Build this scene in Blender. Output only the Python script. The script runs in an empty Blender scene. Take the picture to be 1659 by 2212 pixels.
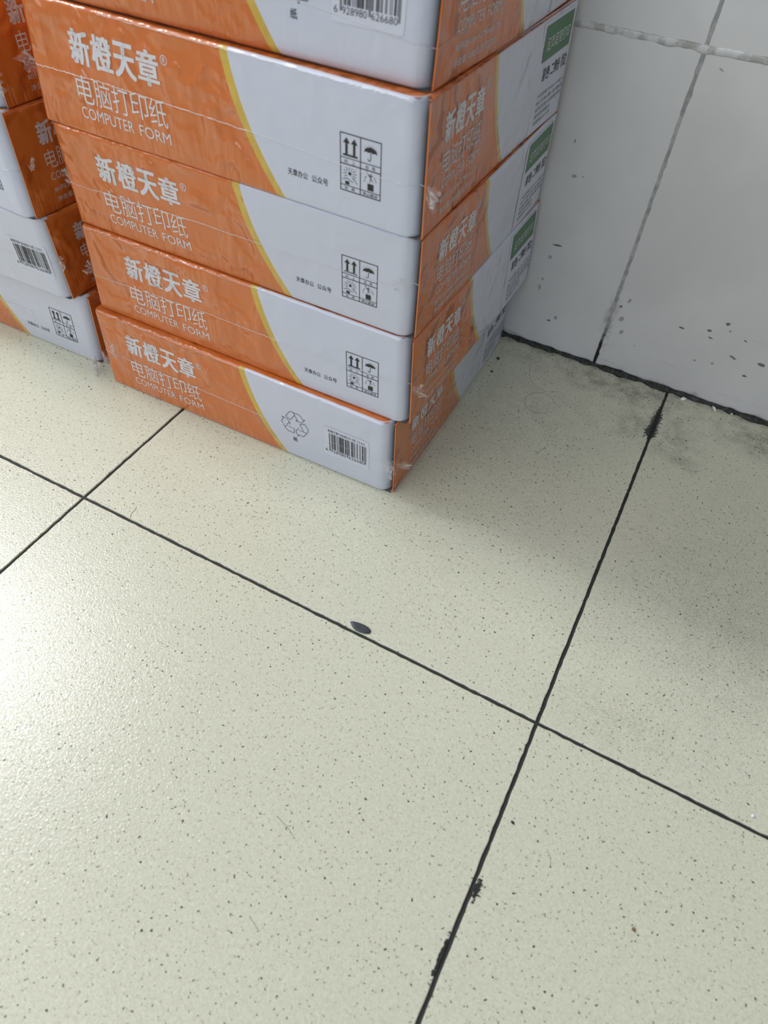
import bpy, bmesh, math, random
from math import pi, sin, cos, sqrt
from mathutils import Vector, Matrix, noise

sc = bpy.context.scene
C = sc.collection
random.seed(7)

# ------------------------------------------------------------------ camera
cam = bpy.data.cameras.new('camera')
cam.sensor_fit = 'VERTICAL'
cam.sensor_height = 36.0
cam.lens = 1460.33 / 2212 * 36.0
cam.clip_start = 0.02
cam.dof.use_dof = True
cam.dof.focus_distance = 0.60
cam.dof.aperture_fstop = 9.0
co = bpy.data.objects.new('camera', cam)
C.objects.link(co)
Rm = Matrix(((0.8830735582758266, -0.38659481947353846, 0.2659427311100877),
             (0.4664594925021659, 0.6616993951385954, -0.5870003852876406),
             (0.05095716366412185, 0.6424160303334895, 0.764660062669595)))
co.matrix_world = Matrix.Translation((0.3751, -0.2220, 0.4354)) @ Rm.to_4x4()
sc.camera = co

# ------------------------------------------------------------------ light
w = bpy.data.worlds.new('world')
sc.world = w
w.use_nodes = True
w.node_tree.nodes['Background'].inputs[0].default_value = (0.90, 0.96, 1.0, 1)
w.node_tree.nodes['Background'].inputs[1].default_value = 0.225


def area(name, loc, target, sx, sy, power, col):
    l = bpy.data.lights.new(name, 'AREA')
    l.shape = 'RECTANGLE'
    l.size = sx
    l.size_y = sy
    l.energy = power
    l.color = col
    o = bpy.data.objects.new(name, l)
    C.objects.link(o)
    o.location = loc
    o.rotation_euler = (Vector(target) - Vector(loc)).to_track_quat('-Z', 'Y').to_euler()
    return o


area('ceiling_lamp', (-2.12, 0.33, 2.5), (0.1, 0.1, 0), 0.55, 0.14, 60, (0.98, 0.99, 1.0))
area('overhead_fill', (-1.6, -2.1, 2.8), (-1.6, -2.1, 0), 3.0, 3.0, 64, (1.0, 0.99, 0.96))  # added broad fill standing in for ambient light from above
area('side_window', (-2.2, -0.12, 2.3), (0.0, -0.15, 0), 0.8, 0.6, 23, (0.84, 0.93, 1.0))
area('front_fill', (0.45, -2.6, 1.6), (0.0, 0.1, 0.15), 1.8, 1.6, 31, (0.86, 0.92, 1.0))  # added soft bluish fill for the carton fronts, no known source

sc.view_settings.view_transform = 'Standard'
sc.view_settings.look = 'None'
sc.view_settings.gamma = 1.0
sc.view_settings.use_curve_mapping = False
sc.view_settings.exposure = 0.0


# ------------------------------------------------------------------ node helpers
class NT:
    def __init__(self, name):
        self.m = bpy.data.materials.new(name)
        self.m.use_nodes = True
        self.t = self.m.node_tree
        self.n = self.t.nodes
        self.b = self.n['Principled BSDF']

    def new(self, typ, ins=None, **kw):
        nd = self.n.new(typ)
        for k, v in kw.items():
            setattr(nd, k, v)
        for k, v in (ins or {}).items():
            self.set(nd.inputs[k], v)
        return nd

    def set(self, sock, v):
        if isinstance(v, bpy.types.NodeSocket):
            self.t.links.new(v, sock)
        else:
            sock.default_value = v

    def math(self, op, a, b=0.0, c=0.0, clamp=False):
        nd = self.new('ShaderNodeMath', {0: a, 1: b, 2: c}, operation=op, use_clamp=clamp)
        return nd.outputs[0]

    def ramp(self, v, a, b, lo=0.0, hi=1.0, smooth=True):
        nd = self.new('ShaderNodeMapRange', {0: v, 1: a, 2: b, 3: lo, 4: hi})
        nd.interpolation_type = 'SMOOTHSTEP' if smooth else 'LINEAR'
        nd.clamp = True
        return nd.outputs[0]

    def mix(self, f, a, b):
        nd = self.new('ShaderNodeMix', data_type='RGBA')
        self.set(nd.inputs[0], f)
        self.set(nd.inputs[6], a)
        self.set(nd.inputs[7], b)
        return nd.outputs[2]

    def noise(self, vec, scale, detail=2.0, rough=0.5, dist=0.0, w=None):
        nd = self.new('ShaderNodeTexNoise', {'Vector': vec, 'Scale': scale, 'Detail': detail, 'Roughness': rough, 'Distortion': dist})
        if w is not None:
            nd.noise_dimensions = '4D'
            self.set(nd.inputs['W'], w)
        return nd.outputs[0]

    def pin(self, **kw):
        for k, v in kw.items():
            self.set(self.b.inputs[k.replace('_', ' ')], v)


def rgb(r, g, b):
    return (r, g, b, 1)


def plain(name, col, rough=0.6, **kw):
    m = NT(name)
    m.pin(Base_Color=rgb(*col), Roughness=rough, **kw)
    return m.m


ORANGE = rgb(0.55, 0.138, 0.020)
YELLOW = rgb(0.54, 0.36, 0.045)
WHITE = rgb(0.53, 0.555, 0.655)
PRINT = (0.62, 0.61, 0.64)


def card_material(name, kind):
    """printed carton under tight clear film; UV holds millimetres / 100"""
    m = NT(name)
    uv = m.new('ShaderNodeUVMap', uv_map='UVMap').outputs[0]
    sep = m.new('ShaderNodeSeparateXYZ', {0: uv})
    X = m.math('MULTIPLY', sep.outputs[0], 100.0)
    Y = m.math('MULTIPLY', sep.outputs[1], 100.0)
    info = m.new('ShaderNodeObjectInfo')
    rnd = m.math('MULTIPLY', info.outputs['Random'], 37.0)
    if kind == 'plain':
        col = ORANGE
        amp = 1.0
    else:
        t = m.math('MULTIPLY_ADD', Y, -1 / 76.4, 1.0)
        if kind == 'front':
            c0, c1, c2, wd = 167.4, 17.6, 20.1, 6.0
        else:
            c0, c1, c2, wd = 98.5, 11.5, 23.0, 4.7
        q = m.math('MULTIPLY_ADD', t, c2, c1)
        edge = m.math('MULTIPLY_ADD', q, t, c0)
        dx = m.math('SUBTRACT', X, edge)
        isy = m.math('GREATER_THAN', dx, 0.0)
        isw = m.math('GREATER_THAN', dx, wd)
        c = m.mix(isy, ORANGE, YELLOW)
        col = m.mix(isw, c, WHITE)
        amp = m.math('MULTIPLY_ADD', isw, -0.74, 1.0)
    # film wrinkles: fine fan streaks near the lower edge, broad folds elsewhere
    mp = m.new('ShaderNodeMapping', {'Vector': uv, 'Rotation': (0, 0, 0.9), 'Scale': (9.0, 1.1, 1.0)})
    n1 = m.noise(mp.outputs[0], 1.0, 2.0, 0.5, 0.3, rnd)
    mp2 = m.new('ShaderNodeMapping', {'Vector': uv, 'Rotation': (0, 0, -0.15), 'Scale': (26.0, 3.0, 1.0)})
    n2 = m.noise(mp2.outputs[0], 1.0, 2.0, 0.5, 0.8, rnd)
    n3 = m.noise(uv, 3.5, 2.0, 0.5, 0.3, rnd)
    low = m.ramp(Y, 34.0, 4.0)
    patch = m.ramp(n3, 0.42, 0.62)
    f1 = m.math('MULTIPLY', n1, patch)
    f2 = m.math('MULTIPLY', n2, m.math('MULTIPLY', low, m.math('SUBTRACT', 1.0, patch)))
    hgt = m.math('ADD', m.math('MULTIPLY', f1, 0.9), m.math('ADD', m.math('MULTIPLY', f2, 0.55), m.math('MULTIPLY', n3, 1.2)))
    hgt = m.math('MULTIPLY', hgt, amp)
    bump = m.new('ShaderNodeBump', {'Height': hgt, 'Strength': 0.9, 'Distance': 0.005})
    bump2 = m.new('ShaderNodeBump', {'Height': hgt, 'Strength': 0.48, 'Distance': 0.005})
    m.pin(Base_Color=col, Roughness=0.45, Normal=bump2.outputs[0])
    m.b.inputs['Coat Weight'].default_value = 1.0
    m.b.inputs['Coat Roughness'].default_value = 0.16
    m.b.inputs['Coat IOR'].default_value = 1.5
    m.set(m.b.inputs['Coat Normal'], bump.outputs[0])
    return m.m


M_FRONT = card_material('carton_front_print', 'front')
M_SIDE = card_material('carton_side_print', 'side')
M_PLAIN = card_material('carton_orange', 'plain')
M_GAPSHADE = plain('gap_shade_board', (0.10, 0.095, 0.085), 0.9)  # board colour kept dark so the carton gaps read as shade
M_INK = plain('black_ink', (0.018, 0.018, 0.02), 0.5)
M_INKG = plain('grey_ink', (0.20, 0.205, 0.21), 0.5)
M_SILVER = plain('pale_print', PRINT, 0.4)
M_STICK = plain('sticker_paper', (0.57, 0.59, 0.675), 0.4)
M_GREEN = plain('green_print', (0.07, 0.175, 0.085), 0.45)
M_CHIPBLACK = plain('black_plastic', (0.042, 0.047, 0.055), 0.4)
M_HAIR = plain('hair_dark', (0.05, 0.045, 0.04), 0.5)
M_LINT = plain('white_lint', (0.75, 0.75, 0.76), 0.7)
M_CRUMB = plain('dark_crumb', (0.012, 0.012, 0.012), 0.8)
M_BROWN = plain('brown_speck', (0.17, 0.10, 0.04), 0.7)


def film_material(name, op, top):
    m = NT(name)
    out = m.n['Material Output']
    m.pin(Base_Color=rgb(0.88, 0.88, 0.90), Roughness=0.15)
    m.b.inputs['Specular IOR Level'].default_value = 1.0
    tl = m.new('ShaderNodeBsdfTranslucent', {0: rgb(0.9, 0.9, 0.92)})
    body = m.new('ShaderNodeMixShader', {0: 0.5, 1: m.b.outputs[0], 2: tl.outputs[0]})
    tr = m.new('ShaderNodeBsdfTransparent')
    lw = m.new('ShaderNodeLayerWeight', {0: 0.35})
    f = m.ramp(lw.outputs['Facing'], 0.25, 1.0, op, top)
    mx = m.new('ShaderNodeMixShader', {0: f, 1: tr.outputs[0], 2: body.outputs[0]})
    m.t.links.new(mx.outputs[0], out.inputs[0])
    return m.m


M_FILM = film_material('clear_film', 0.10, 0.72)
M_SEAM = film_material('film_weld', 0.62, 0.9)


# ------------------------------------------------------------------ object helpers
def link(name, me, mat, parent=None):
    o = bpy.data.objects.new(name, me)
    C.objects.link(o)
    if mat is not None:
        me.materials.append(mat)
    if parent is not None:
        o.parent = parent
        o.matrix_parent_inverse = Matrix.Identity(4)
    return o


def mesh_from(name, verts, faces, smooth=False, uvs=None):
    me = bpy.data.meshes.new(name)
    me.from_pydata([tuple(v) for v in verts], [], faces)
    if smooth:
        me.polygons.foreach_set('use_smooth', [True] * len(me.polygons))
    if uvs is not None:
        ul = me.uv_layers.new(name='UVMap')
        for lp in me.loops:
            ul.data[lp.index].uv = uvs[lp.vertex_index]
    me.update()
    return me


def tag(o, label, cat, group=None):
    o['label'] = label
    o['category'] = cat
    if group:
        o['group'] = group
    return o


def structure(o):
    o['kind'] = 'structure'
    return o


# ------------------------------------------------------------------ floor
S = 0.400
floor_m = NT('floor_joint_grime')
pos = floor_m.new('ShaderNodeNewGeometry').outputs['Position']
gn = floor_m.noise(pos, 300.0, 3.0)
floor_m.pin(Base_Color=floor_m.mix(gn, rgb(0.008, 0.010, 0.009), rgb(0.028, 0.032, 0.030)), Roughness=0.75)

tile_m = NT('floor_tile')
g = tile_m.new('ShaderNodeNewGeometry')
pos = g.outputs['Position']
sp = tile_m.new('ShaderNodeSeparateXYZ', {0: pos})
PX, PY = sp.outputs[0], sp.outputs[1]


def blob(m, px, py, cx, cy, rx, ry):
    dx = m.math('DIVIDE', m.math('SUBTRACT', px, cx), rx)
    dy = m.math('DIVIDE', m.math('SUBTRACT', py, cy), ry)
    d = m.math('SQRT', m.math('ADD', m.math('MULTIPLY', dx, dx), m.math('MULTIPLY', dy, dy)))
    return m.ramp(d, 1.0, 0.0)


# grime that lies on the tiles: patches near the wall and at the right-hand tile
dirt = None
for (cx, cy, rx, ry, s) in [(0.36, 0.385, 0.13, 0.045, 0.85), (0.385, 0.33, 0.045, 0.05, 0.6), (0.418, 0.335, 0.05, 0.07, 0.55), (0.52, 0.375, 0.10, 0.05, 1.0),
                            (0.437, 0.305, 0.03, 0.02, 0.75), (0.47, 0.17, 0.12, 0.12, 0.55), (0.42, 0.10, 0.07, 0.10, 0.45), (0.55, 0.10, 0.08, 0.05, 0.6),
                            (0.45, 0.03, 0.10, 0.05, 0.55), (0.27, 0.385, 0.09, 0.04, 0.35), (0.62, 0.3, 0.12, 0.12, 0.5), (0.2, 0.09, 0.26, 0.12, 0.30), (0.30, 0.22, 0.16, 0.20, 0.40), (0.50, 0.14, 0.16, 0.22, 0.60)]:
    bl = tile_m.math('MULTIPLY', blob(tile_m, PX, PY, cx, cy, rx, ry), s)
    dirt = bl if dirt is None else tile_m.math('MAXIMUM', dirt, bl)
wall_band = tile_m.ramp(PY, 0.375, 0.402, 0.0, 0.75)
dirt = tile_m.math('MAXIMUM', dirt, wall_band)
dn = tile_m.noise(pos, 60.0, 5.0, 0.65)
dirtm = tile_m.math('MULTIPLY', dirt, tile_m.ramp(dn, 0.36, 0.66), clamp=True)
# speckled glaze
mott = tile_m.noise(pos, 520.0, 3.0, 0.6, 0.8)
spk = tile_m.noise(pos, 1350.0, 2.0, 0.5, 1.6)
spk2 = tile_m.noise(pos, 900.0, 3.0, 0.6, 2.0)
big = tile_m.noise(pos, 7.0, 3.0)
base = tile_m.mix(tile_m.ramp(mott, 0.35, 0.68), rgb(0.600, 0.600, 0.490), rgb(0.540, 0.530, 0.415))
base = tile_m.mix(tile_m.ramp(big, 0.3, 0.7, 0.0, 0.10), base, rgb(0.46, 0.46, 0.38))
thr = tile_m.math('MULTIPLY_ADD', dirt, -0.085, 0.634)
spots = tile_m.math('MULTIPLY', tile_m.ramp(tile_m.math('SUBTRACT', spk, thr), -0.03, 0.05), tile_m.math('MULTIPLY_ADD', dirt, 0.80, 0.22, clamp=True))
spots2 = tile_m.math('MULTIPLY', tile_m.ramp(spk2, 0.54, 0.68), 0.46)
colr = tile_m.mix(spots2, base, rgb(0.27, 0.22, 0.13))
colr = tile_m.mix(spots, colr, rgb(0.075, 0.070, 0.050))
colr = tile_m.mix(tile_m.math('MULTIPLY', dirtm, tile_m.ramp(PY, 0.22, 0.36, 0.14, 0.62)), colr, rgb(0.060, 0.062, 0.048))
# grime creeping over the tile edge along the joint x = 0.4
for (cx, cy, rx, ry) in [(0.3995, 0.350, 0.0075, 0.034), (0.3990, 0.332, 0.0095, 0.020), (0.4030, -0.112, 0.0034, 0.011), (0.3980, -0.152, 0.0022, 0.020)]:
    e = blob(tile_m, PX, PY, cx, cy, rx, ry)
    en = tile_m.noise(pos, 420.0, 4.0, 0.65)
    colr = tile_m.mix(tile_m.math('MULTIPLY', tile_m.ramp(tile_m.math('ADD', e, tile_m.math('MULTIPLY_ADD', en, 2.4, -1.2)), 0.28, 0.46), 0.97), colr, rgb(0.012, 0.013, 0.012))
bh = tile_m.noise(pos, 620.0, 3.0, 0.6, 0.6)
bmp = tile_m.new('ShaderNodeBump', {'Height': bh, 'Strength': 0.35, 'Distance': 0.0007})
tile_m.pin(Base_Color=colr, Roughness=tile_m.ramp(mott, 0.3, 0.7, 0.17, 0.25), Normal=bmp.outputs[0])

# slab under the tiles: the joints are the gaps between them
GX0, GX1, GY0, GY1 = -1.6, 1.6, -1.2, 0.415


def box_mesh(name, x0, x1, y0, y1, z0, z1):
    v = [(x, y, z) for z in (z0, z1) for y in (y0, y1) for x in (x0, x1)]
    f = [(0, 2, 3, 1), (4, 5, 7, 6), (0, 1, 5, 4), (1, 3, 7, 5), (3, 2, 6, 7), (2, 0, 4, 6)]
    return mesh_from(name, v, f)


floor = structure(link('floor', box_mesh('floor', GX0, GX1, GY0, GY1, -0.03, -0.0014), floor_m.m))


def jagged_slab(name, x0, x1, y0, y1, depth, n, jit, seed, axis='z'):
    """tile with slightly ragged edges; u,v plane, top at 0, thickness downward"""
    rr = random.Random(seed)
    pts = []
    cs = [(x0, y0), (x1, y0), (x1, y1), (x0, y1)]
    for i in range(4):
        a, b = cs[i], cs[(i + 1) % 4]
        nx, ny = (b[1] - a[1]), -(b[0] - a[0])
        ln = sqrt(nx * nx + ny * ny)
        nx, ny = nx / ln, ny / ln
        for k in range(n):
            t = k / n
            d = rr.gauss(0, jit) if k else 0
            pts.append((a[0] + (b[0] - a[0]) * t + nx * d, a[1] + (b[1] - a[1]) * t + ny * d))
    N = len(pts)
    bev = 0.0004
    cx, cy = (x0 + x1) / 2, (y0 + y1) / 2

    def shr(p):
        return (p[0] - math.copysign(bev, p[0] - cx) , p[1] - math.copysign(bev, p[1] - cy))
    top = [shr(p) for p in pts]
    v = [(p[0], p[1], 0.0) for p in top] + [(p[0], p[1], -bev) for p in pts] + [(p[0], p[1], -depth) for p in pts]
    f = [tuple(range(N))]
    for i in range(N):
        j = (i + 1) % N
        f.append((i, N + i, N + j, j))
        f.append((N + i, 2 * N + i, 2 * N + j, N + j))
    if axis == 'y':     # stand it up: v -> z, face towards -y
        v = [(a, -c, b) for (a, b, c) in v]
    return mesh_from(name, v, f)


GAP = 0.0013
for ix in range(-4, 4):
    for iy in range(-3, 1):
        near = (-1 <= ix <= 1 and iy >= -1)
        me = jagged_slab('tile', ix * S + GAP, (ix + 1) * S - GAP, iy * S + GAP, (iy + 1) * S - (GAP if iy < 0 else -0.004), 0.004, 90 if near else 8, 0.00016, ix * 31 + iy)
        o = link('tile', me, tile_m.m, floor)
        o.location = (0, 0, 0)

# ------------------------------------------------------------------ wall
YW = 0.4044
ZJ = 0.2862
joint_m = NT('wall_joint')
pos = joint_m.new('ShaderNodeNewGeometry').outputs['Position']
sp = joint_m.new('ShaderNodeSeparateXYZ', {0: pos})
jn = joint_m.noise(pos, 140.0, 4.0, 0.6)
jc = joint_m.mix(joint_m.ramp(jn, 0.35, 0.65), rgb(0.24, 0.24, 0.235), rgb(0.36, 0.36, 0.35))
lowz = joint_m.ramp(joint_m.math('ADD', sp.outputs[2], joint_m.math('MULTIPLY_ADD', jn, 0.05, -0.025)), 0.055, 0.02)
jc = joint_m.mix(lowz, jc, rgb(0.012, 0.012, 0.011))
joint_m.pin(Base_Color=jc, Roughness=0.85)

wall_m = NT('painted_wall_tile')
pos = wall_m.new('ShaderNodeNewGeometry').outputs['Position']
sp = wall_m.new('ShaderNodeSeparateXYZ', {0: pos})
wn = wall_m.noise(pos, 9.0, 4.0, 0.55)
wf = wall_m.noise(pos, 160.0, 3.0, 0.6)
wc = wall_m.mix(wall_m.ramp(wn, 0.3, 0.7), rgb(0.56, 0.56, 0.56), rgb(0.50, 0.50, 0.50))
# horizontal rub streaks low on the wall
mp = wall_m.new('ShaderNodeMapping', {'Vector': pos, 'Scale': (14.0, 1.0, 260.0), 'Rotation': (0, 0.05, 0)})
st = wall_m.noise(mp.outputs[0], 1.0, 4.0, 0.7)
zz = sp.outputs[2]
band = wall_m.math('MULTIPLY', wall_m.ramp(zz, 0.10, 0.03), wall_m.ramp(st, 0.60, 0.72))
wc = wall_m.mix(wall_m.math('MULTIPLY', band, 0.30), wc, rgb(0.14, 0.14, 0.135))
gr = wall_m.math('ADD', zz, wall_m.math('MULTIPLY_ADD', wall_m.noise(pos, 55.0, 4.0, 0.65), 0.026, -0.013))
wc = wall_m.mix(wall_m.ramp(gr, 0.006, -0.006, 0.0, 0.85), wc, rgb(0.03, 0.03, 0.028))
# grime beside the upright joint near the floor
vj = blob(wall_m, sp.outputs[0], zz, 0.3205, 0.05, 0.009, 0.055)
wc = wall_m.mix(wall_m.math('MULTIPLY', wall_m.math('MULTIPLY', vj, wall_m.ramp(wf, 0.35, 0.7)), 0.7), wc, rgb(0.10, 0.10, 0.095))
wb = wall_m.new('ShaderNodeBump', {'Height': wall_m.math('ADD', wn, wall_m.math('MULTIPLY', wf, 0.08)), 'Strength': 0.3, 'Distance': 0.002})
wall_m.pin(Base_Color=wc, Roughness=0.42, Normal=wb.outputs[0])

wall = structure(link('wall_back', box_mesh('wall_back', GX0, GX1, YW + 0.0006, YW + 0.03, 0.0, 0.90), joint_m.m))
xs = [-1.6, -1.18, -0.88, -0.58, -0.28, 0.02, 0.32, 0.62, 0.92, 1.22, 1.6]
zs = [0.0015, ZJ, 0.5724, 0.858]
for i in range(len(xs) - 1):
    for j in range(len(zs) - 1):
        near = xs[i] >= -0.3 and xs[i] < 0.6 and j < 2
        gx, gz = 0.0015, 0.0021
        me = jagged_slab('tile', xs[i] + gx, xs[i + 1] - gx, zs[j] + (gz if j else 0), zs[j + 1] - gz, 0.006, 70 if near else 8, 0.00028, i * 17 + j + 500, 'y')
        o = link('tile', me, wall_m.m, wall)
        o.location = (0, YW, 0)

# lumpy grout bead squeezed out of the level joint
bead_m = NT('old_grout')
pos = bead_m.new('ShaderNodeNewGeometry').outputs['Position']
bn = bead_m.noise(pos, 70.0, 4.0, 0.6)
bead_m.pin(Base_Color=bead_m.mix(bead_m.ramp(bn, 0.42, 0.58), rgb(0.34, 0.335, 0.32), rgb(0.52, 0.525, 0.53)), Roughness=0.8)


def lumpy_bead(name, p0, p1, n, ry, rz, seed, amp, mat, parent, up=Vector((0, 0, 1)), out=Vector((0, -1, 0))):
    v, f = [], []
    K = 7
    for i in range(n + 1):
        p = Vector(p0).lerp(Vector(p1), i / n)
        q = p * 90
        r = 0.45 + amp * max(0.0, noise.noise(q + Vector((seed, 0, 0))) + 0.35) + 0.25 * abs(noise.noise(q * 4 + Vector((seed, 5, 0))))
        sh = 0.35 * noise.noise(q * 0.6 + Vector((0, seed, 0)))
        for k in range(K):
            a = pi * k / (K - 1)
            v.append(p + up * (rz * (cos(a) * (0.8 + 0.5 * r) + sh)) + out * (ry * sin(a) * r))
    for i in range(n):
        for k in range(K - 1):
            a = i * K + k
            f.append((a, a + 1, a + K + 1, a + K))
    return link(name, mesh_from(name, v, f, True), mat, parent)


lumpy_bead('grout_bead', (-0.5, YW + 0.0006, ZJ), (0.75, YW + 0.0006, ZJ), 700, 0.0012, 0.0022, 3.3, 0.9, bead_m.m, wall)

# black dirt line where wall meets floor
grime_m = NT('wall_foot_grime')
pos = grime_m.new('ShaderNodeNewGeometry').outputs['Position']
gn = grime_m.noise(pos, 260.0, 4.0, 0.7)
grime_m.pin(Base_Color=grime_m.mix(grime_m.ramp(gn, 0.4, 0.72), rgb(0.008, 0.008, 0.007), rgb(0.055, 0.055, 0.052)), Roughness=0.7)
trim = lumpy_bead('trim_1', (-1.5, YW - 0.0008, 0.0003), (1.5, YW - 0.0008, 0.0003), 1600, 0.0032, 0.0026, 9.1, 1.5, grime_m.m, None,
                  up=Vector((0, 0, 1)), out=Vector((0, -1, 0)))
structure(trim)

# chips and scuffs in the wall paint
M_CHIP = plain('bare_plaster_grey', (0.30, 0.30, 0.295), 0.9)
M_CHIPD = plain('bare_plaster_dark', (0.14, 0.135, 0.125), 0.9)
chips = [(0.2513, 0.1129, 7.5, 1.6, 1), (0.2467, 0.0996, 3.2, 3.6, 0), (0.2449, 0.0757, 2.0, 2.4, 0), (0.2438, 0.0660, 2.6, 4.4, 0), (0.2681, 0.0388, 3.0, 3.6, 0),
         (0.3323, 0.0805, 2.4, 4.6, 0), (0.3267, 0.0724, 2.0, 2.6, 1), (0.3310, 0.0595, 3.4, 5.6, 0), (0.3352, 0.0463, 3.0, 4.2, 0), (0.3866, 0.0702, 4.2, 1.6, 1),
         (0.4104, 0.0759, 3.6, 2.2, 1), (0.4139, 0.0690, 4.0, 1.2, 1), (0.4225, 0.0874, 3.0, 2.6, 1), (0.4270, 0.0812, 2.4, 1.6, 0), (0.4655, 0.0586, 5.2, 3.2, 1),
         (0.4572, 0.0421, 3.4, 1.8, 1), (0.4399, 0.0569, 6.0, 1.7, 1), (0.4099, 0.0416, 2.4, 2.0, 0), (0.4258, 0.0442, 3.0, 2.0, 0), (0.4430, 0.0765, 3.4, 1.0, 1),
         (0.2495, 0.1775, 4.2, 2.0, 0), (0.2573, 0.1787, 0.9, 0.9, 1), (0.2428, 0.2049, 1.8, 2.4, 0), (0.352, 0.0365, 0.9, 0.9, 1), (0.336, 0.276, 3.4, 1.0, 0), (0.262, 0.0335, 3.0, 1.8, 1)]
for i, (x, z, wmm, hmm, d) in enumerate(chips):
    rr = random.Random(i + 60)
    n = 11
    ph = rr.random() * 6
    v = []
    for k in range(n):
        a = 2 * pi * k / n + ph * 0.1
        r = 0.62 + 0.5 * rr.random()
        v.append((wmm * 0.00062 * cos(a) * r, 0, hmm * 0.00062 * sin(a) * r))
    v = [(p[0], -0.00015, p[2]) for p in v] + [(p[0] * 1.12, 0.0002, p[2] * 1.12) for p in v]
    f = [tuple(range(n))] + [(k, n + k, n + (k + 1) % n, (k + 1) % n) for k in range(n)]
    o = link('paint_chip', mesh_from('paint_chip', v, f), M_CHIPD if d else M_CHIP, wall)
    o.location = (x, YW - 0.0001, z)
    o.rotation_euler = (0, rr.uniform(-0.2, 0.5), 0)

# ------------------------------------------------------------------ print shapes
_txt = {}


def text2d(s, bold=0.0):
    key = (s, bold)
    if key in _txt:
        return _txt[key]
    cu = bpy.data.curves.new('txt', 'FONT')
    cu.body = s
    cu.size = 1.0
    cu.offset = bold
    cu.resolution_u = 3
    o = bpy.data.objects.new('txt', cu)
    C.objects.link(o)
    dg = bpy.context.evaluated_depsgraph_get()
    ev = o.evaluated_get(dg)
    me = ev.to_mesh()
    v = [(p.co.x, p.co.y) for p in me.vertices]
    f = [tuple(p.vertices) for p in me.polygons]
    ev.to_mesh_clear()
    bpy.data.objects.remove(o)
    bpy.data.curves.remove(cu)
    if not v:
        v, f = [(0, 0), (1, 0), (1, 1)], []
    x0, x1 = min(p[0] for p in v), max(p[0] for p in v)
    y0, y1 = min(p[1] for p in v), max(p[1] for p in v)
    v = [((p[0] - x0) / (x1 - x0), (p[1] - y0) / (y1 - y0)) for p in v]
    _txt[key] = (v, f)
    return _txt[key]


class Flat:
    """flat print in millimetres on a carton face"""

    def __init__(self):
        self.v, self.f = [], []

    def poly(self, pts):
        b = len(self.v)
        self.v += list(pts)
        self.f.append(tuple(range(b, b + len(pts))))

    def rect(self, x0, x1, y0, y1):
        self.poly([(x0, y0), (x1, y0), (x1, y1), (x0, y1)])

    def line(self, pts, wd):
        for a, b in zip(pts[:-1], pts[1:]):
            dx, dy = b[0] - a[0], b[1] - a[1]
            l = sqrt(dx * dx + dy * dy) or 1
            ex, ey = dx / l * wd * 0.35, dy / l * wd * 0.35
            nx, ny = -dy / l * wd / 2, dx / l * wd / 2
            self.poly([(a[0] - ex + nx, a[1] - ey + ny), (a[0] - ex - nx, a[1] - ey - ny), (b[0] + ex - nx, b[1] + ey - ny), (b[0] + ex + nx, b[1] + ey + ny)])

    def disc(self, x, y, r, n=14):
        self.poly([(x + r * cos(2 * pi * k / n), y + r * sin(2 * pi * k / n)) for k in range(n)])

    def ring(self, x, y, r, wd, n=20):
        self.line([(x + r * cos(2 * pi * k / n), y + r * sin(2 * pi * k / n)) for k in range(n + 1)], wd)

    def text(self, s, x0, x1, y0, y1, bold=0.0):
        v, f = text2d(s, bold)
        b = len(self.v)
        self.v += [(x0 + p[0] * (x1 - x0), y0 + p[1] * (y1 - y0)) for p in v]
        self.f += [tuple(i + b for i in q) for q in f]

    def heavy(self, s, x0, x1, y0, y1, kx, ky):
        for ox in (-kx, 0, kx):
            for oy in (-ky, ky):
                self.text(s, x0 + kx + ox, x1 - kx + ox, y0 + ky + oy, y1 - ky + oy)

    def build(self, name, surf, lift, mat, parent, dx=0.0):
        v = [surf(p[0] + dx, p[1], lift) for p in self.v]
        return link(name, mesh_from(name, v, self.f), mat, parent)


def brand_print():
    p = Flat()
    t = '新橙天章'
    for i, ch in enumerate(t):
        x = 42.0 + i * 19.6
        p.heavy(ch, x, x + 18.2, 43.8, 63.6, 0.72, 0.36)
    p.ring(124.0, 60.6, 2.5, 0.5)
    p.text('R', 123.0, 125.2, 59.1, 62.1, 0.01)
    return p


def word_print():
    p = Flat()
    for i, ch in enumerate('电脑打印纸'):
        x = 41.5 + i * 16.1
        p.text(ch, x, x + 14.6, 20.6 + (1.0 if ch == '印' else 0), 37.4, -0.004)
    p.text('COMPUTER', 42.0, 89.0, 10.8, 18.0, -0.002)
    p.text('FORM', 94.0, 120.8, 10.8, 18.0, -0.002)
    return p


def side_brand():
    p = Flat()
    for i, ch in enumerate('新橙天章'):
        x = 25.0 + i * 14.3
        p.heavy(ch, x, x + 13.2, 48.0, 64.3, 0.55, 0.32)
    p.ring(84.5, 64.0, 2.2, 0.45)
    p.text('R', 83.7, 85.4, 62.8, 65.3, 0.01)
    return p


def side_word():
    p = Flat()
    for i, ch in enumerate('电脑打印纸'):
        x = 25.5 + i * 11.2
        p.text(ch, x, x + 10.0, 31.0, 44.5, -0.004)
    p.text('COMPUTER', 26.0, 59.0, 22.5, 28.0, -0.002)
    p.text('FORM', 62.5, 81.5, 22.5, 28.0, -0.002)
    p.text('80列(241mm×279mm/1/2)', 26.0, 81.5, 13.0, 17.6)
    p.text('净含量:1000页(足页打印)', 26.0, 81.5, 5.6, 10.4)
    return p


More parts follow.
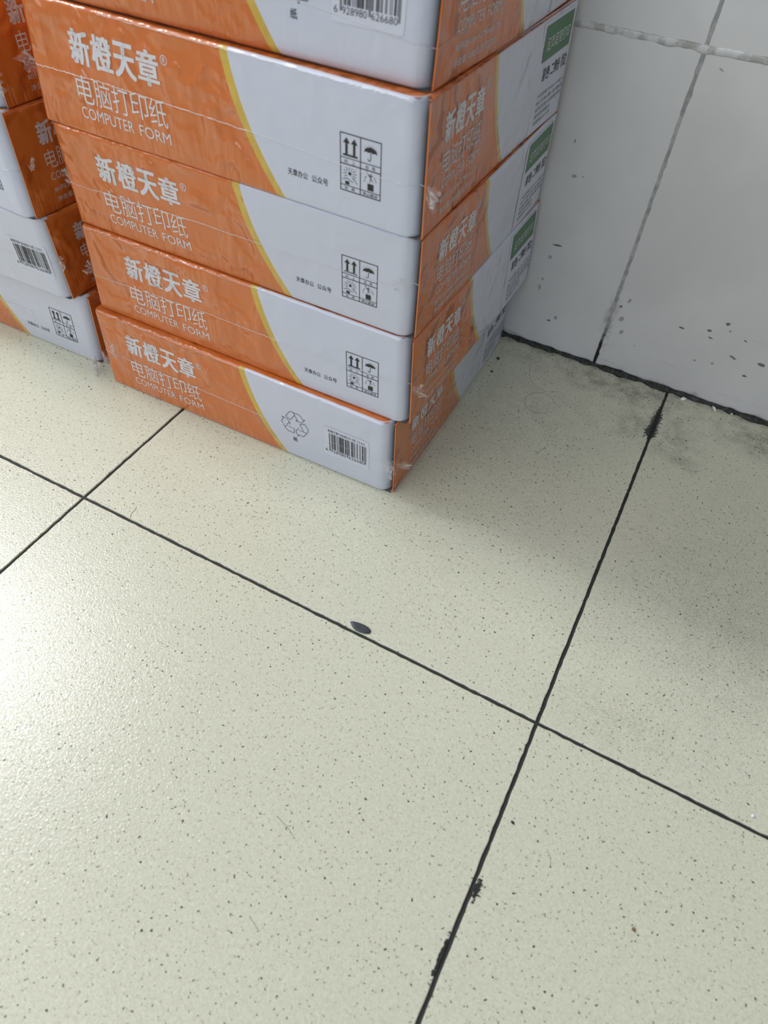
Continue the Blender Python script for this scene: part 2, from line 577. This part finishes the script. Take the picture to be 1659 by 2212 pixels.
def icon_print():
    p = Flat()
    x0, xm, x1 = 250.8, 264.3, 277.7
    y0, y1 = 18.2, 50.2
    H = y1 - y0
    ya, yb, yc = y1 - .41 * H, y1 - .52 * H, y1 - .90 * H
    for pts in ([(x0, y0), (x1, y0), (x1, y1), (x0, y1), (x0, y0)], [(xm, y0), (xm, y1)], [(x0, yb), (x1, yb)]):
        p.line(pts, 0.55)
    p.line([(x0, ya), (x1, ya)], 0.4)
    p.line([(x0, yc), (x1, yc)], 0.4)
    # this way up
    for cx in (254.9, 260.1):
        p.rect(cx - .75, cx + .75, 39.0, 45.6)
        p.poly([(cx - 2.2, 45.2), (cx + 2.2, 45.2), (cx, 48.2)])
    p.rect(252.6, 262.4, 38.2, 39.2)
    # umbrella
    ux, uy = 271.0, 43.3
    p.poly([(ux + 4.3 * cos(pi - pi * k / 12), uy + 3.1 * sin(pi - pi * k / 12)) for k in range(13)] + [(ux + 2.8, uy + .5), (ux + 1.5, uy), (ux, uy + .6), (ux - 1.5, uy), (ux - 2.8, uy + .5)])
    p.rect(ux - .18, ux + .18, uy + 3, uy + 3.7)
    p.line([(ux, uy), (ux, 39.9), (ux - .3, 39.2), (ux - .9, 38.9), (ux - 1.5, 39.2), (ux - 1.8, 40.0)], 0.42)
    for k in range(11):
        a = pi * (0.16 + 0.68 * k / 10)
        r = 4.5 if k % 2 else 5.4
        p.disc(ux + r * cos(a), uy + r * 0.85 * sin(a) - .2, 0.2, 6)
    # keep from sun
    sx, sy = 257.2, 28.6
    p.disc(sx, sy, 1.05)
    for k in range(12):
        a = 2 * pi * k / 12 + .1
        if 3.9 < a < 5.2:
            continue
        p.line([(sx + 2.3 * cos(a), sy + 2.0 * sin(a)), (sx + 4.6 * cos(a), sy + 3.8 * sin(a))], 0.28)
    p.line([(252.4, 24.6), (255.2, 25.6), (259.4, 24.0)], 0.32)
    p.line([(259.6, 26.4), (262.2, 23.6)], 0.3)
    p.rect(254.0, 256.8, 22.0, 23.9)
    # do not roll
    p.rect(269.2, 273.2, 22.3, 26.2)
    cx, cy = 271.0, 29.4
    p.line([(cx - 2.6, cy + 3.4), (cx + 1.6, cy - 1.6)], 0.35)
    p.line([(cx + .5, cy + 3.0), (cx - .2, cy - 2.2)], 0.35)
    p.line([(cx - 1.2, cy + 1.6), (cx + 1.3, cy + 1.4)], 0.5)
    for a0, a1 in ((2.3, 2.75), (2.95, 3.3), (0.1, 0.4), (0.55, 0.9)):
        p.line([(cx + 3.9 * cos(a0 + (a1 - a0) * k / 3), cy - 2.0 + 3.6 * sin(a0 + (a1 - a0) * k / 3)) for k in range(4)], 0.32)
    p.text('向', 253.6, 255.5, 34.2, 36.2)
    p.text('上', 258.7, 260.6, 34.2, 36.2)
    p.text('怕', 267.6, 269.6, 34.2, 36.2)
    p.text('雨', 272.0, 274.0, 34.2, 36.2)
    p.text('怕', 253.6, 255.6, 18.9, 20.7)
    p.text('晒', 258.4, 260.4, 18.9, 20.7)
    p.text('禁止翻滚', 266.0, 276.0, 18.8, 20.7)
    return p


def account_print():
    p = Flat()
    p.text('天章办公', 212.8, 227.4, 17.0, 21.2, 0.004)
    p.text('公众号', 230.3, 241.8, 17.0, 21.2, 0.004)
    return p


REC = [[(201.9, 45.3), (206.2, 51.5), (208.4, 52.2), (210.4, 51.2), (211.0, 49.5), (206.5, 42.7), (201.9, 45.3)],
       [(209.0, 51.7), (215.5, 51.9), (217.0, 50.9), (218.8, 47.7), (221.0, 48.4), (217.5, 43.8), (211.7, 44.0), (213.5, 44.7), (211.0, 49.5)],
       [(197.6, 42.9), (202.7, 42.6), (203.7, 41.9), (205.2, 39.2), (206.1, 37.7)],
       [(197.6, 42.9), (199.5, 42.0), (197.0, 37.8), (200.0, 32.2), (204.5, 38.9), (205.4, 39.3)],
       [(200.0, 32.2), (200.9, 30.8), (202.9, 29.2), (209.1, 29.1), (209.6, 34.0), (208.9, 34.5), (201.6, 34.6)],
       [(215.6, 41.4), (220.6, 43.8), (223.8, 38.7), (223.7, 36.8), (222.1, 34.2), (219.1, 34.5), (215.6, 41.4)],
       [(219.1, 34.5), (214.3, 34.7), (213.8, 36.5), (210.9, 31.8), (213.2, 27.1), (213.9, 29.1), (218.0, 28.9), (218.9, 29.5), (222.1, 34.2)]]


def recycle_print():
    p = Flat()
    for s in REC:
        p.line([(x + 10.5, y) for x, y in s], 0.42)
    p.text('纸', 218.0, 222.4, 19.8, 24.6, 0.01)
    return p


def sticker_shape():
    p = Flat()
    x0, x1, y0, y1, r = 249.6, 292.4, 20.0, 51.4, 2.0
    pts = []
    for cx, cy, a0 in ((x1 - r, y1 - r, 0), (x0 + r, y1 - r, pi / 2), (x0 + r, y0 + r, pi), (x1 - r, y0 + r, 1.5 * pi)):
        pts += [(cx + r * cos(a0 + pi / 2 * k / 4), cy + r * sin(a0 + pi / 2 * k / 4)) for k in range(5)]
    p.poly(pts)
    return p


def barcode_print():
    p = Flat()
    code = '6928980626680'
    Lc = ['0001101', '0011001', '0010011', '0111101', '0100011', '0110001', '0101111', '0111011', '0110111', '0001011']
    par = {'6': 'LGGGLL'}[code[0]]
    bits = '101'
    for d, q in zip(code[1:7], par):
        l = Lc[int(d)]
        bits += l if q == 'L' else ''.join('1' if c == '0' else '0' for c in l)[::-1]
    bits += '01010'
    for d in code[7:]:
        bits += ''.join('1' if c == '0' else '0' for c in Lc[int(d)])
    bits += '101'
    x0, md = 254.6, 35.2 / 95
    i = 0
    while i < 95:
        if bits[i] == '1':
            j = i
            while j < 95 and bits[j] == '1':
                j += 1
            guard = i < 3 or 45 <= i < 50 or i >= 92
            p.rect(x0 + i * md, x0 + j * md, 25.2 if guard else 28.0, 45.0)
            i = j
        else:
            i += 1
    p.text('6', 251.0, 253.2, 24.2, 27.4, -0.01)
    p.text('928980', 256.0, 270.6, 24.2, 27.4, -0.01)
    p.text('626680', 273.2, 288.4, 24.2, 27.4, -0.01)
    p.text('新橙天章Y20N85241-3彩 1/2 01S', 253.8, 288.4, 46.2, 49.2, 0.0)
    return p


def label_black():
    p = Flat()
    p.text('彩色', 189, 204, 35.5, 44.5, 0.012)
    p.text('二等份', 207, 225, 35.5, 44.5, 0.012)
    p.text('撕边', 228, 239, 35.5, 44.5, 0.012)
    return p


def label_grey():
    p = Flat()
    rows = ['产品规格:241mm×140mm', '执行标准:合格品', '纸张类型:无碳复写纸', '请勿受潮重压', '保质期:24个月']
    for i, s in enumerate(rows):
        p.text(s, 186, 186 + (56 if i < 3 else 34), 25.0 - i * 4.6, 28.0 - i * 4.6, 0.0)
    return p


P_BRAND, P_WORD, P_SB, P_SW = brand_print(), word_print(), side_brand(), side_word()
P_ICON, P_ACC, P_REC, P_STK, P_BAR = icon_print(), account_print(), recycle_print(), sticker_shape(), barcode_print()
P_LB, P_LG = label_black(), label_grey()
KS = 1.0445
P_GREEN = Flat()
P_GREEN.rect(182, 238, 49.5, 71.5)
P_GT = Flat()
P_GT.text('足页足克打印', 187, 234, 55.5, 63.5, 0.0)
P_LABEL = Flat()
for k in range(6):
    P_LABEL.rect(177 + k * 11.5, 177 + (k + 1) * 11.5, 1.8, 73.8)

for q_ in (P_SB, P_SW, P_LB, P_LG, P_GREEN, P_GT, P_LABEL):
    q_.v = [(min(x * KS, 257.0), y) for x, y in q_.v]

# ------------------------------------------------------------------ cartons
BL_, BD_, BH_ = 304.0, 258.0, 76.4


def spread(a, b, n, dense_a=(), dense_b=()):
    s = {a, b}
    s |= {a + (b - a) * i / n for i in range(n + 1)}
    s |= {a + d for d in dense_a}
    s |= {b - d for d in dense_b}
    return sorted(s)


class Carton:
    def __init__(self, level, BL, BR, TL, TR, FB, dx=0.0, dside=0.0, side_bulge=0.0, seed=0, rb=2.0):
        self.z0 = level * BH_ / 1000
        self.c = (Vector(BL), Vector(BR), Vector(TL), Vector(TR))
        self.dep = Vector(FB) - Vector(BR)
        self.dx, self.ds, self.sb, self.seed = dx, dside, side_bulge, seed
        self.RB = rb
        self.org = Vector((BL[0], BL[1], self.z0))

    def P(self, a, b, c):
        """carton millimetres (length, depth, height) -> metres from the carton's own base corner"""
        s, u, t = a / BL_, b / BD_, c / BH_
        bl, br, tl, tr = self.c
        q = (bl * (1 - s) + br * s) * (1 - t) + (tl * (1 - s) + tr * s) * t + self.dep * u
        return Vector((q.x, q.y, self.z0 + c / 1000)) - self.org

    RT, RL, WR = 2.6, 3.0, 9.5

    def front(self, a, c, lift=0.0):
        b = 0.0
        q = Vector((a * 0.11, c * 0.11, self.seed * 3.7))
        rt = self.RT * (1 + 0.22 * noise.noise(q * 1.3))
        if c > BH_ - rt:
            d = min(1.0, (c - (BH_ - rt)) / rt)
            b += rt * (1 - sqrt(max(0, 1 - d * d)))
        if c < self.RB:
            d = (self.RB - c) / self.RB
            b += self.RB * (1 - sqrt(max(0, 1 - d * d)))
        if a < self.RL:
            d = (self.RL - a) / self.RL
            b += self.RL * (1 - sqrt(max(0, 1 - d * d)))
        e = BL_ - 4.2
        wr = self.WR * (1 + 0.18 * noise.noise(Vector((self.seed, c * 0.03, 1.7))))
        if a > e - wr:
            d = min(1.0, (a - (e - wr)) / wr)
            tt = max(0.0, (c - (BH_ - 9)) / 9)
            b += (9.5 + 6 * tt * tt) * (1 - sqrt(max(0, 1 - d * d)))
        s, t = a / BL_, c / BH_
        b -= 1.3 * sin(pi * max(0, min(1, s))) * sin(pi * max(0, min(1, t))) ** 0.8 + 0.35 * noise.noise(Vector((a * 0.012, c * 0.03, self.seed + 9)))
        return self.P(a, b - lift, c)

    def side(self, b, c, lift=0.0):
        a = BL_
        r = 5.0
        if b > BD_ - r:
            d = (b - (BD_ - r)) / r
            a -= r * (1 - sqrt(max(0, 1 - d * d)))
        if c > BH_ - 2:
            d = (c - (BH_ - 2)) / 2
            a -= 2 * (1 - sqrt(max(0, 1 - d * d)))
        if c < 2:
            d = (2 - c) / 2
            a -= 2 * (1 - sqrt(max(0, 1 - d * d)))
        u, t = b / BD_, c / BH_
        a += self.sb * sin(pi * max(0, min(1, u))) + 0.4 * noise.noise(Vector((b * 0.015, c * 0.03, self.seed + 4)))
        return self.P(a + lift, b, c)

    def build(self, label, group, front_kind, sidelabel=True, sx=0.0, sy=0.0):
        root = bpy.data.objects.new('paper_carton', None)
        root.empty_display_size = 0.05
        C.objects.link(root)
        root.location = self.org
        tag(root, label, 'carton', group)

        def grid(name, us, vs, fn, mat, uvf, flip=False):
            v = [fn(u, w_) for w_ in vs for u in us]
            uv = [uvf(u, w_) for w_ in vs for u in us]
            n = len(us)
            f = []
            for j in range(len(vs) - 1):
                for i in range(n - 1):
                    q = (j * n + i, j * n + i + 1, (j + 1) * n + i + 1, (j + 1) * n + i)
                    f.append(q[::-1] if flip else q)
            return link(name, mesh_from(name, v, f, True, uv), mat, root)

        arc = [0.02, .1, .25, .5, .8, 1.2, 1.7, 2.2, 2.8]
        us = spread(0, BL_ - 4.2, 110, arc, [0.03, .15, .4, .8, 1.4, 2.2, 3.2, 4.4, 5.8, 7.4, 9.2, 11])
        vs = spread(0, BH_, 16, [0.02, .1, .3, .6, 1.0, 1.5, 2.0], [0.02, .1, .3, .6, 1.0, 1.5, 2.0, 2.6, 3.2])
        dx = self.dx
        grid('front_panel', us, vs, lambda a, c: self.front(a, c), M_FRONT, lambda a, c: ((a - dx) / 100, c / 100))
        us2 = spread(3.4, BD_, 50, [], arc + [4, 5])
        vs2 = spread(0, BH_, 12, [.1, .4, 1, 2], [.1, .4, 1, 2])
        ds = self.ds
        grid('side_panel', us2, vs2, lambda b, c: self.side(b, c), M_SIDE, lambda b, c: ((b - ds) / 100, c / 100))
        # cut front edge of the side panel (thickness of the board) as part of the shell below
        ts = spread(0, BL_, 30, (), (0.6, 1.0, 1.5, 2, 3, 4, 5.5, 6.5, 7, 8))
        tb = spread(2.4, BD_, 12)
        grid('top_panel', ts, tb, lambda a, b: self.P(min(a, BL_ - 0.6), b + (0.35 * noise.noise(Vector((a * .1, self.seed, 2))) + 6.5 * (1.0 if BL_ - 6.6 < a < BL_ - 1.4 else 0.45 if BL_ - 7.6 < a < BL_ - 0.9 else 0.0) if b < 3 else 0), BH_ - 0.15), M_PLAIN, lambda a, b: (a / 100, b / 100))
        P = self.P
        e = BL_ - 1.1
        h = BH_ - .2
        v = [P(0, 3, .3), P(0, 3, h), P(0, BD_, h), P(0, BD_, .3), P(BL_ - 4, BD_, h), P(BL_ - 4, BD_, .3)]
        link('back_panel', mesh_from('back_panel', v, [(0, 1, 2, 3), (3, 2, 4, 5)], False, [(.1, .5)] * 6), M_PLAIN, root)
        v = [P(e, 3.4, 1), P(e, 3.4, BH_ - 1), P(BL_ - .1, 3.4, BH_ - 1), P(BL_ - .1, 3.4, 1)]
        link('board_edge', mesh_from('board_edge', v, [(0, 1, 2, 3)], False, [(.1, .5)] * 4), M_PLAIN, root)
        v = [P(e, 3.5, 1), P(e, 26, 1), P(e, 26, BH_ - 1), P(e, 3.5, BH_ - 1), P(e - 12, 26, 1), P(e - 12, 26, BH_ - 1)]
        link('dark_gap_backing', mesh_from('dark_gap_backing', v, [(0, 1, 2, 3), (1, 4, 5, 2)]), M_GAPSHADE, root)  # backing added so the gap at the front corner looks dark
        v = [P(0, 2, 0.3), P(0, BD_, 0.3), P(BL_ - 3, BD_, 0.3), P(BL_ - 3, 2, 0.3)]
        link('bottom_panel', mesh_from('bottom_panel', v, [(0, 1, 2, 3)]), M_GAPSHADE, root)  # shade-dark board colour, so the open corner stays dark at its foot

        # printing
        P_BRAND.build('brand_lettering', self.front, 0.22, M_SILVER, root, dx)
        P_WORD.build('product_lettering', self.front, 0.22, M_SILVER, root, dx)
        if front_kind == 'icons':
            P_ICON.build('handling_symbols', self.front, 0.22, M_INK, root, dx * 0.6)
            P_ACC.build('caption_lettering', self.front, 0.22, M_INK, root, dx * 0.6)
        else:
            P_REC.build('recycling_symbol', self.front, 0.22, M_INK, root, dx)
            stk = P_STK.build('barcode_sticker', lambda a, c, l: self.front(a, c + sy, l), 0.25, M_STICK, root, dx + sx)
            P_BAR.build('barcode', lambda a, c, l: self.front(a, c + sy, l), 0.40, M_INK, stk, dx + sx)
        P_SB.build('side_brand_lettering', self.side, 0.22, M_SILVER, root, ds)
        P_SW.build('side_product_lettering', self.side, 0.22, M_SILVER, root, ds)
        if sidelabel:
            lb = P_LABEL.build('side_label', self.side, 0.2, M_STICK, root)
            P_GREEN.build('green_banner', self.side, 0.36, M_GREEN, lb)
            P_GT.build('banner_lettering', self.side, 0.52, M_SILVER, lb)
            P_LB.build('label_lettering', self.side, 0.36, M_INK, lb)
            P_LG.build('label_small_print', self.side, 0.36, M_INKG, lb)
        return root

    def seam(self, root, cs, a0=0.0, a1=304.0, r=0.32, side_to=0.0):
        """weld line of the film: thin wavy ridge across the front, on round the right side"""
        rr = random.Random(self.seed * 7 + 1)
        path = []
        n = int((a1 - a0) / 1.6)
        for i in range(n + 1):
            a = a0 + (a1 - a0) * i / n
            s = (a - cs[0][0]) / (cs[-1][0] - cs[0][0])
            c = cs[0][1]
            for (x0, y0), (x1, y1) in zip(cs[:-1], cs[1:]):
                if x0 <= a <= x1:
                    c = y0 + (y1 - y0) * (a - x0) / (x1 - x0)
            edge = min(1.0, abs(a - 150) / 150) ** 2
            c += rr.gauss(0, 0.10 + 0.28 * edge) + 0.5 * noise.noise(Vector((a * 0.1, self.seed, 0)))
            path.append(self.front(min(max(a, 0.5), BL_ - 5), c, 0.25))
        if side_to:
            c0 = cs[-1][1]
            for i in range(1, int(side_to / 2.5)):
                b = i * 2.5
                path.append(self.side(max(b, 4), c0 + 2 * sin(b * 0.03) + rr.gauss(0, 0.15), 0.3))
        v, f = [], []
        K = 4
        for i, p in enumerate(path):
            q = rr.uniform(0.6, 1.25) * r / 1000
            for k in range(K):
                a = 2 * pi * k / K
                v.append(p + Vector((0, -sin(a) * q, cos(a) * q)))
        for i in range(len(path) - 1):
            for k in range(K):
                k2 = (k + 1) % K
                f.append((i * K + k, i * K + k2, (i + 1) * K + k2, (i + 1) * K + k))
        return link('film_seam', mesh_from('film_seam', v, f, True), M_SEAM, root)

    def tail(self, root, base, d, up, ln, wd, seed, fold=1.0):
        """crumpled tag of film where the weld line ends: a pleated fan"""
        rr = random.Random(seed)
        d = Vector(d).normalized()
        up = Vector(up).normalized()
        nrm = d.cross(up).normalized()
        nu, nv = 7, 10
        v, f = [], []
        for i in range(nu):
            t = i / (nu - 1)
            for j in range(nv):
                s = j / (nv - 1) - 0.5
                spreadw = wd * (0.35 + 0.65 * t) * (1 + 0.15 * rr.gauss(0, 1))
                pl = fold * wd * 0.16 * (0.3 + t) * sin(j * 2.1 + 2.0 * noise.noise(Vector((i * .5, j * .3, seed)))) + rr.gauss(0, 0.06) * wd * t
                curl = 0.25 * ln * t * t * noise.noise(Vector((seed, t * 2, s)))
                p = Vector(base) + d * (ln * t * (1 + 0.18 * rr.gauss(0, 1))) + up * (s * spreadw + curl) + nrm * pl
                v.append(p / 1000 if False else p)
        for i in range(nu - 1):
            for j in range(nv - 1):
                a = i * nv + j
                f.append((a, a + 1, a + nv + 1, a + nv))
        return link('film_tail', mesh_from('film_tail', v, f, True), M_FILM, root)


MM = 0.001
GM = 'cartons in the right-hand stack'
GL = 'cartons in the left-hand stack'
b1 = Carton(0, (-.0820, .1265), (.2206, .1321), (-.0852, .1316), (.2180, .1318), (.2180, .4005), dx=-10.5, dside=4, side_bulge=2.5, seed=1)
b2 = Carton(1, (-.0822, .1375), (.2264, .1392), (-.0790, .1395), (.2225, .1395), (.2312, .3965), dx=0, dside=-1, side_bulge=1.0, seed=2)
b3 = Carton(2, (-.0820, .1432), (.2222, .1421), (-.0800, .1420), (.2238, .1350), (.2252, .3960), dx=-5, dside=3, side_bulge=1.5, seed=3)
b4 = Carton(3, (-.0855, .1426), (.2236, .1337), (-.0830, .1492), (.2217, .1325), (.2260, .3900), dx=-2, dside=-1, side_bulge=-1.5, seed=4)
b5 = Carton(4, (-.0860, .1498), (.2176, .1427), (-.0850, .1500), (.2190, .1430), (.2195, .3980), dx=-1, dside=-2, side_bulge=2.0, seed=5, rb=4.5)
r1 = b1.build('bottom carton of the right stack, on the floor, with a barcode sticker', GM, 'barcode')
r2 = b2.build('second carton from the floor in the right stack, just above the barcode one', GM, 'icons')
r3 = b3.build('middle carton of the five-high right stack, orange and white', GM, 'icons')
r4 = b4.build('fourth carton up in the right stack, with the largest print on its orange front', GM, 'icons')
r5 = b5.build('topmost carton of the right stack, cut off by the top edge of the photo', GM, 'barcode', sx=-5.5, sy=3.0)

l1 = Carton(0, (-.4125, .1360), (-.1085, .1396), (-.4060, .1360), (-.1010, .1385), (-.1010, .3970), dx=1, seed=11, side_bulge=0.5)
l2 = Carton(1, (-.4130, .1240), (-.1097, .1300), (-.4090, .1230), (-.1060, .1255), (-.1000, .3880), dx=2, seed=12, side_bulge=0.5)
l3 = Carton(2, (-.4150, .1420), (-.1117, .1228), (-.4170, .1470), (-.1180, .1290), (-.0960, .3800), dx=0, seed=13, side_bulge=0.3)
l4 = Carton(3, (-.4230, .1420), (-.1197, .1371), (-.4230, .1420), (-.1190, .1371), (-.1080, .3950), dx=0, seed=14, side_bulge=0.5)
q1 = l1.build('bottom carton of the left stack, on the floor, handling symbols on its white front', GL, 'icons')
q2 = l2.build('second carton from the floor in the left stack, white front with a barcode sticker', GL, 'barcode')
q3 = l3.build('third carton up in the left stack, turned slightly askew', GL, 'icons')
q4 = l4.build('highest visible carton of the left stack, dark orange side at the upper left corner', GL, 'icons')

# film weld lines and crumpled tags
b4.seam(r4, [(0, 35.5), (58, 36.8), (147, 36), (192, 35), (251, 32.2), (304, 31.7)], side_to=90)
b3.seam(r3, [(0, 32.5), (68, 34.8), (131, 37.5), (210, 37), (286, 40), (304, 43)], side_to=60)
b2.seam(r2, [(0, 33), (124, 38), (215, 36.5), (304, 38)], side_to=110)
b1.seam(r1, [(0, 35), (51, 35.3), (115, 35.2), (183, 34.1), (233, 36), (304, 35)], side_to=50)
b5.seam(r5, [(0, 30), (150, 30), (230, 28), (304, 20)], side_to=40)
l2.seam(q2, [(0, 34), (200, 36), (270, 32), (304, 38)])
l1.seam(q1, [(0, 34), (225, 37)], a1=228)
l3.seam(q3, [(0, 36), (304, 36)])


# ragged film edge shrunk over the top front edges
b1.seam(r1, [(0, 75.2), (304, 75.2)], a0=4, a1=250, r=0.34)
b2.seam(r2, [(0, 75.2), (304, 75.2)], a0=4, a1=190, r=0.26)
b4.seam(r4, [(0, 75.0), (304, 75.0)], a0=70, a1=296, r=0.30)


def at(box, a, b, c):
    return box.P(a, b, c)


b4.tail(r4, at(b4, 1, 2, 34), (-1, -0.1, 0.1), (0.2, 0, 1), 0.011, 0.016, 21)
b4.tail(r4, at(b4, 305, 3, 31), (0.7, -0.5, -0.2), (0, 0, 1), 0.010, 0.014, 22)
b3.tail(r3, at(b3, 285, -1.2, 43), (0.6, -0.25, 0.1), (0, 0, 1), 0.011, 0.013, 23, 0.5)
b3.tail(r3, at(b3, 0, 3, 32), (-1, 0.2, 0.3), (0.2, 0, 1), 0.007, 0.014, 24)
b2.tail(r2, at(b2, 305, 2, 37), (0.8, -0.3, 0.25), (0, 0, 1), 0.011, 0.012, 25)
b2.tail(r2, at(b2, 0, 2, 36), (-1, 0.0, 0.1), (0.3, 0, 1), 0.007, 0.018, 26, 0.6)
b1.tail(r1, at(b1, 298, -0.5, 40), (0.5, -0.4, -0.6), (0.3, 0, 1), 0.013, 0.015, 27)
b1.tail(r1, at(b1, 306, 3, 35), (0.9, 0.3, 0.1), (0, 0, 1), 0.010, 0.010, 28)
b1.tail(r1, at(b1, 8, -0.6, 40), (0.8, -0.3, 0.3), (0, 0, 1), 0.012, 0.016, 29, 0.5)
l1.tail(q1, at(l1, 298, -1, 8), (0.7, -0.8, -0.2), (-0.2, 0.2, 1), 0.020, 0.015, 30)
l1.tail(q1, at(l1, 306, 2, 16), (0.8, -0.5, -0.3), (0, 0.4, 1), 0.014, 0.010, 31)
l2.tail(q2, at(l2, 304, 2, 40), (0.9, -0.3, 0.2), (0, 0, 1), 0.010, 0.012, 32)
l3.tail(q3, at(l3, 305, 14, 36), (0.4, -0.3, 0.6), (0, 0.5, 1), 0.009, 0.010, 33)
l4.tail(q4, at(l4, 303, 2, 18), (0.9, -0.3, 0.2), (0, 0, 1), 0.007, 0.016, 34)


def skirt(box, root, b0, b1_, wd, seed):
    """strip of film standing off the foot of the side panel"""
    v, f = [], []
    n = 60
    for i in range(n + 1):
        b = b0 + (b1_ - b0) * i / n
        k = sin(pi * i / n) ** 0.4
        top = box.side(b, 5.0, 0.35)
        bot = box.side(b, 0.0, 2.0 + wd * k * (1 + 0.35 * noise.noise(Vector((i * .25, seed, 0)))))
        bot.z = 0.0004
        v += [top, bot]
    for i in range(n):
        f.append((2 * i, 2 * i + 1, 2 * i + 3, 2 * i + 2))
    return link('film_skirt', mesh_from('film_skirt', v, f, True), M_FILM, root)


skirt(b1, r1, 12, 250, 3.5, 2.2)

# ------------------------------------------------------------------ litter on the floor
# black chip: a shallow curved shard, pointed at one end
v, f = [], []
outl = [(-7.6, 1.6), (-5.2, 2.6), (-1.5, 3.0), (2.5, 2.7), (5.6, 1.8), (7.2, 0.2), (6.8, -1.6), (4.2, -2.6), (0.8, -3.0), (-2.4, -2.6), (-4.6, -1.4), (-6.2, 0.2)]
n = len(outl)
for sc_, z in ((1.0, 0.15), (1.0, 0.9), (0.85, 1.25), (0.45, 1.35)):
    for x, y in outl:
        v.append((x * sc_ * MM, y * sc_ * MM, (z - 0.25 * (1 if sc_ < .5 else 0)) * MM))
for lv in range(3):
    for k in range(n):
        k2 = (k + 1) % n
        f.append((lv * n + k, lv * n + k2, (lv + 1) * n + k2, (lv + 1) * n + k))
f.append(tuple(3 * n + k for k in range(n)))
f.append(tuple(reversed(range(n))))
chip = link('plastic_chip', mesh_from('plastic_chip', v, f, True), M_CHIPBLACK)
chip.location = (0.2606, 0.0048, 0.0)
chip.rotation_euler = (0, 0, 0.12)
chip.scale = (1.15, 1.15, 1.2)
tag(chip, 'small black plastic chip lying on the dark joint between two floor tiles', 'debris')


def lump(name, x, y, r, mat, label, cat, seed, flat=0.6, z=0.0, sx=1.0):
    bm = bmesh.new()
    bmesh.ops.create_icosphere(bm, subdivisions=2, radius=1.0)
    for vv in bm.verts:
        k = 1 + 0.45 * noise.noise(vv.co * 1.6 + Vector((seed, 0, 0)))
        vv.co = Vector((vv.co.x * k * r * sx, vv.co.y * k * r, (vv.co.z * k * flat) * r))
    zmin = min(vv.co.z for vv in bm.verts)
    for vv in bm.verts:
        vv.co.z -= zmin
    me = bpy.data.meshes.new(name)
    bm.to_mesh(me)
    bm.free()
    o = link(name, me, mat)
    o.location = (x, y, z)
    o.rotation_euler = (0, 0, seed * 1.3)
    return tag(o, label, cat)


lump('dirt_crumb', 0.2253 + .004, 0.3591, 0.0016, M_CRUMB, 'black crumb on the floor nearest the wall, beside the right stack', 'debris', 1)
lump('dirt_crumb', 0.2285 + .003, 0.3357, 0.0012, M_CRUMB, 'smaller black crumb beside the right stack, in front of the other crumb', 'debris', 2)
lump('lint_scrap', 0.4165, 0.3965, 0.0022, M_LINT, 'white lint scrap at the foot of the wall near the tile joint', 'debris', 3, 0.7, 0.0, 1.4)
lump('lint_scrap', 0.4470, 0.3975, 0.0014, M_LINT, 'thin white scrap in the dirt line along the wall, right of the lint', 'debris', 4, 0.6, 0.0005, 2.8)
lump('lint_scrap', 0.4640, 0.3990, 0.0009, M_LINT, 'tiny white fleck at the wall foot close to the right photo edge', 'debris', 5, 0.8, 0.0005)
lump('paper_crumb', 0.5402, 0.0089, 0.0011, M_LINT, 'white paper crumb near the tile joint at the right edge of the floor', 'debris', 6)
lump('seed_husk', 0.4081, -0.0680, 0.0008, M_CRUMB, 'tiny dark husk just right of the long tile joint below the crossing', 'debris', 7, 0.5, 0.0, 1.5)
lump('brown_speck', 0.4889, -0.0886, 0.0011, M_BROWN, 'small brown speck on the lower right floor tile', 'debris', 8, 0.5)


def strand(name, pts, label, r=0.00010, mat=M_HAIR):
    P_ = [Vector((x, y, 0.00016)) for x, y in pts]
    # smooth the polyline
    for _ in range(2):
        q = [P_[0]]
        for a, b in zip(P_[:-1], P_[1:]):
            q += [a.lerp(b, .25), a.lerp(b, .75)]
        P_ = q + [P_[-1]]
    v, f = [], []
    for i, p in enumerate(P_):
        t = (P_[min(i + 1, len(P_) - 1)] - P_[max(i - 1, 0)]).normalized()
        s = Vector((-t.y, t.x, 0))
        for k in range(4):
            a = 2 * pi * k / 4
            v.append(p + s * (cos(a) * r) + Vector((0, 0, sin(a) * r)))
    for i in range(len(P_) - 1):
        for k in range(4):
            k2 = (k + 1) % 4
            f.append((i * 4 + k, i * 4 + k2, i * 4 + 4 + k2, i * 4 + 4 + k))
    o = link(name, mesh_from(name, v, f, True), mat)
    return tag(o, label, 'hair')


strand('hair_strand', [(0.2909 + 0.0145 * cos(0.4 + 5.4 * k / 14), 0.3153 + 0.0165 * sin(0.4 + 5.4 * k / 14)) for k in range(15)],
       'curled hair loop on the shaded tile right of the cartons', 0.00009)
strand('hair_strand', [(0.262, 0.372), (0.266, 0.352), (0.276, 0.338), (0.292, 0.334), (0.303, 0.343)], 'long curved hair on the tile between the curled loop and the wall', 0.00007)
strand('hair_strand', [(0.2800, -0.1338), (0.2850, -0.1350), (0.2900, -0.1362), (0.2950, -0.1386)], 'short hair on the large front tile below the black chip', 0.00009)
strand('hair_strand', [(0.0475, 0.0020), (0.0450, 0.0060), (0.0455, 0.0095), (0.0440, 0.0137)], 'short hair standing out of the tile joint at left', 0.00013)
strand('hair_strand', [(0.2960, -0.185), (0.3010, -0.187), (0.3050, -0.1885)], 'faint hair on the front tile nearest the bottom of the photo', 0.00007)
strand('hair_strand', [(0.4320, -0.0720), (0.4355, -0.0760), (0.4370, -0.0810)], 'short hair on the tile right of the long joint', 0.00008)
strand('hair_strand', [(0.312, 0.245), (0.3145, 0.251), (0.317, 0.2586)], 'straight dark hair on the shaded tile right of the cartons', 0.00009)
